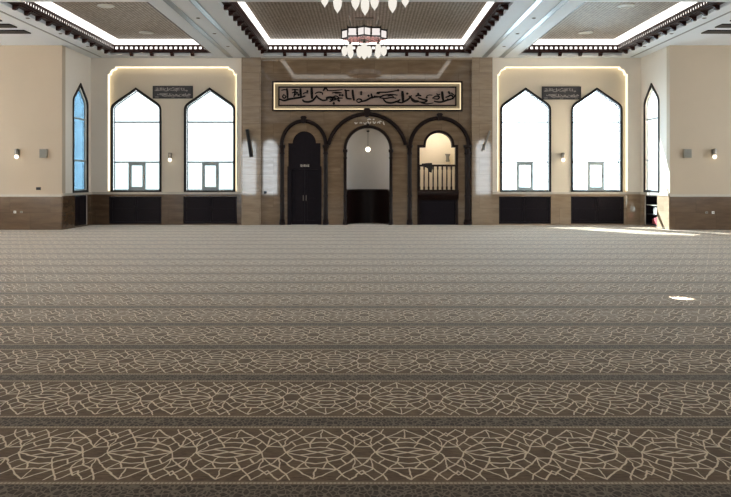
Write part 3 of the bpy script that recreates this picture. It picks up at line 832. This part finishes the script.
# two dark plaques between the windows
for sgn, (a, c, ya, yb) in ((-1, (153, 193, 86, 98.6)), (1, (541.8, 580.8, 86.6, 99.6))):
    (x0, z0), (x1, z1) = P(a, yb, YR), P(c, ya, YR)
    t = thing('calligraphy_plaque', ((x0 + x1) / 2, YR, z0), 'small dark calligraphy plaque between the pointed windows of the %s bay' % side[sgn], 'plaque', 'plaques above the bay windows')
    mb().slab(rect(x0, x1, z0, z1), [rect(x0 + .035, x1 - .035, z0 + .035, z1 - .035)], YR - .05, YR, fXZ).obj('frame', black_plastic, t)
    mb().box(x0 + .03, x1 - .03, YR - .025, YR, z0 + .03, z1 - .03).obj('backing', simple('plaque_ground', (.035, .033, .038), .5, .2, 10), t)
    m = mb()
    for row in range(2):
        g0 = 279 if row == 0 else 364
        zc = z0 + (z1 - z0) * (.30 if row else .70); hh = (z1 - z0) * .34
        for ox, strokes, dots in CA:
            def tt(X, Y, ox=ox, g0=g0, zc=zc, hh=hh):
                return (x0 + .06 + (x1 - x0 - .12) * ((ox + X / K) - g0) / 92, zc + hh * (97 - (78 + Y / K)) / 18)
            for pts, w in strokes:
                gx = [ox + X / K for X, Y in pts]
                if min(gx) < g0 or max(gx) > g0 + 92: continue
                stroke(m, pts, w * .0018, tt, YR - .04, YR - .022)
    for k in (.1, .5, .88):
        xx = x0 + (x1 - x0) * k
        m.box(xx - .06, xx + .06, YR - .04, YR - .022, z0 + .045, z0 + .065)
    m.obj('lettering', simple('plaque_letters', (.30, .28, .27), .5, .1, 10), t)

# ------------------------------------------------------------------ cabinets under the windows
def cabinet(x0, x1, label):
    z0, z1 = .042, P(0, 196.8, YW)[1]
    x0 += .005; x1 -= .005; yf = YW + .03; ybk = YW + .46
    t = thing('cabinet', ((x0 + x1) / 2, yf, .042), label, 'cabinet', 'low cabinets under the bay windows')
    m = mb().box(x0, x0 + .03, yf, ybk, z0, z1).box(x1 - .03, x1, yf, ybk, z0, z1).box(x0 + .03, x1 - .03, yf, ybk, z1 - .03, z1).box(x0 + .03, x1 - .03, yf, ybk, z0, z0 + .06).box(x0 + .03, x1 - .03, ybk - .02, ybk, z0 + .06, z1 - .03)
    m.box(x0 + .03, x1 - .03, yf + .06, ybk - .02, .52, .545)
    m.obj('body', dark_wood, t)
    xm = (x0 + x1) / 2
    for k, (a, c) in enumerate(((x0 + .034, xm - .004), (xm + .004, x1 - .034))):
        d = mb().slab(rect(a, c, z0 + .065, z1 - .035), [rect(a + .07, c - .07, z0 + .13, .49), rect(a + .07, c - .07, .58, z1 - .10)], yf - .006, yf + .028, fXZ)
        d.box(a + .05, c - .05, yf + .012, yf + .03, z0 + .1, z1 - .07)
        do = d.obj('door', dark_wood, t)
        hx = c - .035 if k == 0 else a + .035
        mb().box(hx - .009, hx + .009, yf - .04, yf - .028, .5, .68).box(hx - .007, hx + .007, yf - .03, yf - .005, .51, .525).box(hx - .007, hx + .007, yf - .03, yf - .005, .655, .67).obj('handle', dark_wood_b, do)
labs = {-1: ('dark low cabinet under the outer window of the left bay', 'dark low cabinet under the left bay window nearest the marble front'),
         1: ('dark low cabinet under the right bay window nearest the marble front', 'dark low cabinet under the outer window of the right bay')}
for sgn, b in bays.items():
    for (a, c), lab in zip(b['cab'], labs[sgn]): cabinet(a, c, lab)
# narrow cabinet under the left side window
xf = -XR - .03
t = thing('side_cabinet', (xf, 27.48, 0), 'black narrow cabinet under the blue side window of the left bay', 'cabinet')
ya, yb, z0, z1 = 26.86, 28.11, .042, WZ - .11
m = mb().box(xf - .4, xf, ya, ya + .03, z0, z1).box(xf - .4, xf, yb - .03, yb, z0, z1).box(xf - .4, xf, ya + .03, yb - .03, z1 - .03, z1).box(xf - .4, xf, ya + .03, yb - .03, z0, z0 + .05).box(xf - .4, xf - .38, ya + .03, yb - .03, z0 + .05, z1 - .03)

m.obj('body', dark_wood, t)
ym = (ya + yb) / 2
for a, c in ((ya + .034, ym - .004), (ym + .004, yb - .034)):
    d = mb().slab(rect(a, c, z0 + .055, z1 - .035), [rect(a + .07, c - .07, z0 + .13, z1 - .10)], xf - .028, xf + .006, fYZ)
    d.box(xf - .03, xf - .012, a + .05, c - .05, z0 + .1, z1 - .07)
    d.obj('door', dark_wood, t)
# open bookcase under the right side window
xf = XR + .03
t = thing('bookcase', (xf, 27.48, 0), 'dark open bookcase under the bright side window of the right bay', 'bookcase')
m = mb().box(xf, xf + .42, ya, ya + .03, z0, z1).box(xf, xf + .42, yb - .03, yb, z0, z1).box(xf, xf + .42, ya + .03, yb - .03, z1 - .03, z1).box(xf, xf + .42, ya + .03, yb - .03, z0, z0 + .05).box(xf + .40, xf + .42, ya + .03, yb - .03, z0 + .05, z1 - .03)

m.obj('carcass', dark_wood, t)
zsh = (.40, .72)
for z in zsh:
    mb().box(xf + .01, xf + .40, ya + .03, yb - .03, z, z + .025).obj('shelf', sill_stone if z > .5 else dark_wood, t)
bc = [(.10, .14, .27, red_card, 'red'), (.0, .10, .25, red_card, 'red')]
y = 27.02
for k, (w, h, nm, mt) in enumerate(((.16, .25, 'tallest', red_card), (.15, .21, 'middle', red_card), (.17, .17, 'shortest', red_card))):
    b = thing('storage_box', (xf + .17, y + w / 2, z0 + .05), 'red storage box on the bottom shelf of the open bookcase, %s of the three' % nm, 'box', 'red boxes in the bookcase')
    mb().box(xf + .03, xf + .31, y, y + w, z0 + .051, z0 + .05 + h - .03).obj('carton', mt, b, bevel=.004)
    mb().box(xf + .025, xf + .315, y - .004, y + w + .004, z0 + .05 + h - .03, z0 + .05 + h).obj('lid', mt, b, bevel=.004)
    y += w + .03
y = 27.1
pro = None
for k in range(7):
    w = .035 + .012 * (k % 3); h = .20 + .02 * ((k * 2) % 3)
    lab = 'paperback on the middle shelf of the open bookcase, %s' % ('first', 'second', 'third', 'fourth', 'fifth', 'sixth', 'seventh')[k] + ' from its near end'
    b = thing('book', (xf + .14, y + w / 2, .425), lab, 'book', 'books on the middle shelf')
    mb().box(xf + .045, xf + .055, y, y + w, .426, .426 + h).box(xf + .05, xf + .20, y, y + .003, .426, .426 + h).box(xf + .05, xf + .20, y + w - .003, y + w, .426, .426 + h).obj('cover', dark_wood_b if k % 2 else paper, b)
    mb().box(xf + .056, xf + .195, y + .0035, y + w - .0035, .429, .422 + h).obj('pages', paper, b)
    y += w + .006

# ------------------------------------------------------------------ wall fittings
def sconce(x, y, Y, label):
    X, Z = P(x, y, Y)
    t = thing('sconce', (X, Y, Z), label, 'wall lamp', 'small wall lamps')
    mb().box(X - .045, X + .045, Y - .03, Y, Z - .12, Z + .14).obj('backplate', chrome, t, bevel=.006)
    mb().tube([(X, Y - .03, Z + .06), (X, Y - .13, Z + .06)], .015, 8).obj('arm', chrome, t)
    mb().lathe([(0, .15), (.055, .15), (.06, .12), (.06, -.04), (.045, -.05), (0, -.05)], (X, Y - .13, Z), n=16).obj('shade', chrome, t, True)
    mb().lathe([(.04, -.05), (.06, -.085), (.062, -.12), (.04, -.16), (0, -.17)], (X, Y - .13, Z), n=16).obj('bulb', glow_bulb, t, True)
sconce(18.2, 153.5, YS, 'small wall lamp with glowing bulb on the beige wall left of the left bay')
sconce(713, 153.5, YS, 'small wall lamp with glowing bulb on the beige wall right of the right bay')
sconce(170.8, 157, YR, 'small wall lamp with glowing bulb between the pointed windows of the left bay')
sconce(562.3, 157, YR, 'small wall lamp with glowing bulb between the pointed windows of the right bay')
for sgn, x in ((-1, 44), (1, 687)):
    X, Z = P(x, 153.5, YS)
    t = thing('wall_mounted_speaker', (X, YS, Z), 'small square grey green speaker on the beige wall beside the %s bay' % side[sgn], 'speaker', 'square wall speakers')
    mb().box(X - .12, X + .12, YS - .09, YS, Z - .14, Z + .14).obj('cabinet', grey_plastic, t, bevel=.01)
    m = mb()
    for k in range(9): m.box(X - .1, X + .1, YS - .096, YS - .089, Z - .118 + k * .028, Z - .104 + k * .028)
    m.obj('grille', simple('speaker_grille', (.20, .19, .16), .6, .1, 20), t)
def plate(x, y, Y, w, h, mat, name, label, grp=None):
    X, Z = P(x, y, Y)
    t = thing(name, (X, Y, Z), label, 'socket', grp)
    mb().box(X - w / 2, X + w / 2, Y - .02, Y, Z - h / 2, Z + h / 2).obj('plate', mat, t, bevel=.004)
    mb().box(X - w * .3, X + w * .3, Y - .024, Y - .019, Z - h * .22, Z + h * .22).obj('insert', black_plastic if mat is not white_plastic else grey_plastic, t)
plate(38.6, 188.6, YS, .15, .09, black_plastic, 'outlet', 'black wide switch plate low on the beige wall below the left speaker')
plate(15, 212, YS - .03, .08, .08, white_plastic, 'outlet', 'white socket on the brown wainscot below the left wall lamp')
plate(21.5, 212, YS - .03, .08, .06, grey_plastic, 'outlet', 'grey socket on the brown wainscot, beside the white one at left')
plate(713, 212.5, YS - .03, .08, .08, white_plastic, 'outlet', 'white socket on the brown wainscot below the right wall lamp')
plate(706.5, 212.5, YS - .03, .08, .06, grey_plastic, 'outlet', 'grey socket on the brown wainscot, beside the white one at right')
plate(265.3, 192.3, YW, .10, .10, black_plastic, 'outlet', 'black socket on the marble between left pilaster and door arch')
# column loudspeakers on the pilasters
for sgn, xa, ya, xb, yb, mt in ((-1, 247.6, 129.5, 251.6, 157, black_plastic), (1, 489.5, 131, 482.2, 151, grey_plastic)):
    Y = YW - .12
    (X0, Z0), (X1, Z1) = P(xa, ya, Y), P(xb, yb, Y)
    nm = 'black' if sgn < 0 else 'grey'
    t = thing('wall_mounted_column_speaker', ((X0 + X1) / 2, Y, (Z0 + Z1) / 2), 'slim %s tilted column loudspeaker on the %s marble pilaster' % (nm, side[sgn]), 'speaker', 'column loudspeakers on the pilasters')
    d = Vector((X1 - X0, 0, Z1 - Z0)); dn = d.normalized(); n = Vector((dn.z, 0, -dn.x))
    hw = .055 if sgn < 0 else .03
    a, b = Vector((X0, Y - .16, Z0)), Vector((X1, Y - .16, Z1))
    m = mb()
    vs = [p + n * s * hw + Vector((0, q, 0)) for p in (a, b) for s in (-1, 1) for q in (0, .1)]
    m.add(vs, [(0,1,3,2),(4,6,7,5),(0,4,5,1),(2,3,7,6),(0,2,6,4),(1,5,7,3)])
    m.obj('cabinet', mt, t, bevel=.008)
    m = mb(); vs = [a.lerp(b, f) + n * s * hw * .75 + Vector((0, q, 0)) for f in (.04, .96) for s in (-1, 1) for q in (-.006, .002)]
    m.add(vs, [(0,1,3,2),(4,6,7,5),(0,4,5,1),(2,3,7,6),(0,2,6,4),(1,5,7,3)]).obj('grille', cloth_black if sgn < 0 else chrome, t)
    c = a.lerp(b, .8 if sgn > 0 else .5)
    mb().box(c.x - .04, c.x + .04, Y - .02, Y, c.z - .10, c.z + .10).box(c.x - .02, c.x + .02, Y - .07, Y - .02, c.z - .06, c.z + .06).obj('wall_bracket', black_plastic, t)

# ------------------------------------------------------------------ chandeliers
def chandelier(loc, top, s, label, rods_to):
    x, y, z = loc      # z = underside plate
    t = thing('chandelier', (x, y, z), label, 'chandelier', 'star shaped chandeliers')
    R1, R2, H = .69 * s, .54 * s, .25 * s
    st = [(R1 if k % 2 == 0 else R2, k * PI / 8 - PI / 2) for k in range(16)]
    pt = [(x + r * math.cos(a), y + r * math.sin(a)) for r, a in st]
    inn = [(x + (r - .03) * math.cos(a), y + (r - .03) * math.sin(a)) for r, a in st]
    m = mb().slab(pt, [inn], z - .02, z + .02, fXY).slab(pt, [inn], z + H - .02, z + H + .025, fXY)
    for (a, b) in pt: m.box(a - .014, a + .014, b - .014, b + .014, z, z + H + .05 * s)
    m.obj('star_frame', dark_wood_b, t)
    for k in range(16):
        a, b = Vector(pt[k]), Vector(pt[(k + 1) % 16]); d = (b - a).normalized(); n = Vector((-d.y, d.x))
        a2, b2 = a + d * .03 + n * .01, b - d * .03 + n * .01
        v = [(p.x + n.x * q, p.y + n.y * q, zz) for p in (a2, b2) for q in (0, .006) for zz in (z + .025, z + H - .025)]
        mb().add(v, [(0,1,3,2),(4,6,7,5),(0,4,5,1),(2,3,7,6),(0,2,6,4),(1,5,7,3)]).obj('lantern_panel', glow_lantern, t)
    mb().slab([(x + (r - .05) * math.cos(a), y + (r - .05) * math.sin(a)) for r, a in st], [], z - .035 * s, z - .022, fXY).obj('pierced_plate', pink_glass, t)
    mb().lathe([(.12 * s, -.06 * s), (.13 * s, -.035 * s), (.05 * s, -.03 * s)], (x, y, z), n=16).obj('boss', chrome, t, True)
    # suspension
    for k in range(4):
        a = PI / 4 + k * PI / 2
        mb().tube([(x + .5 * s * math.cos(a), y + .5 * s * math.sin(a), z + H), (x + .62 * s * math.cos(a), y + .62 * s * math.sin(a), top - .01)], .011, 6).obj('rod', chrome, t)
    mb().box(x - .28, x + .28, y - .16, y + .16, top - .03, top - .001).obj('canopy', chrome, t, bevel=.006)
    mb().tube([(x, y, z - .02), (x, y, top - .03)], .02, 8).obj('stem', chrome, t)
    spots = [(.59 * s, -PI / 2 + k * PI / 4, 0) for k in range(8)] + [(.2 * s, k * PI / 2 + PI / 4, -.02) for k in range(4)]
    for r, a, dz in spots:
        bx, by, bz = x + r * math.cos(a), y + r * math.sin(a), z - .20 * s + dz
        g = .090 * s if s < 1.1 else .066 * s
        bl = mb().lathe([(.02, .0), (g * .55, -.03 * s), (g, -.12 * s), (g * 1.0, -.18 * s), (g * .92, -.23 * s), (g * .66, -.28 * s), (g * .28, -.312 * s), (g * .10, -.33 * s), (0, -.355 * s)], (bx, by, bz), n=14).obj('glass_drop', glow_drop, t, True)
        mb().lathe([(0, .07 * s), (.012, .07 * s), (.012, .02), (.045 * s, .015), (.05 * s, -.035 * s), (.03 * s, -.04 * s)], (bx, by, bz), n=10).obj('cap', dark_wood_b, bl, True)
        mb().tube([(bx, by, bz + .06 * s), (bx, by, z - .03 * s)], .007, 5).obj('hook', dark_wood_b, bl)
Yc = 24.1
chandelier((0 + P(364.2, 0, Yc)[0], Yc, P(0, 38.8, Yc)[1]), RZ, 1.0, 'star shaped lit chandelier hanging close under the central coffer, farther one', None)
chandelier((P(365, 0, 14.3)[0], 14.3, 5.38), CZ, 1.22, 'larger chandelier nearer the viewer, only its glowing glass drops in view', None)

# ------------------------------------------------------------------ outside
struct(mb().box(-28, -15.9, 39, 49, -1, 20).obj('wall_neighbour_house', facade_shade))

# ------------------------------------------------------------------ light
w = bpy.data.worlds.new('sky'); S.world = w; w.use_nodes = True
wt = w.node_tree; bg = wt.nodes['Background']
bg.inputs[0].default_value = (.88, .955, 1.0, 1); bg.inputs[1].default_value = 3.2
sl = bpy.data.lights.new('sun', 'SUN'); sl.energy = 45; sl.angle = math.radians(.55); sl.color = (1, .98, .95)
so = bpy.data.objects.new('sun', sl); COL.objects.link(so); so.rotation_euler = SUN.to_track_quat('-Z', 'Y').to_euler()

# ------------------------------------------------------------------ camera
cam = bpy.data.cameras.new('camera'); co = bpy.data.objects.new('camera', cam); COL.objects.link(co)
co.location = (0, 0, EYE); co.rotation_euler = (PI / 2, 0, 0)
cam.sensor_width = 36; cam.lens = 36 * F / 731
cam.shift_x = -(CX - 365.5) / 731; cam.shift_y = -(248.5 - CY) / 731
cam.clip_end = 300
S.camera = co
for o in bpy.data.objects:
    if '_o' in o: del o['_o']
S.view_settings.view_transform = 'Standard'; S.view_settings.look = 'None'
S.view_settings.exposure = 1.9; S.view_settings.gamma = 1; S.view_settings.use_curve_mapping = False
S.cycles.use_denoising = True
S.cycles.max_bounces = 8; S.cycles.diffuse_bounces = 5; S.cycles.transparent_max_bounces = 12
S.cycles.sample_clamp_indirect = 8; S.cycles.caustics_reflective = False; S.cycles.caustics_refractive = False
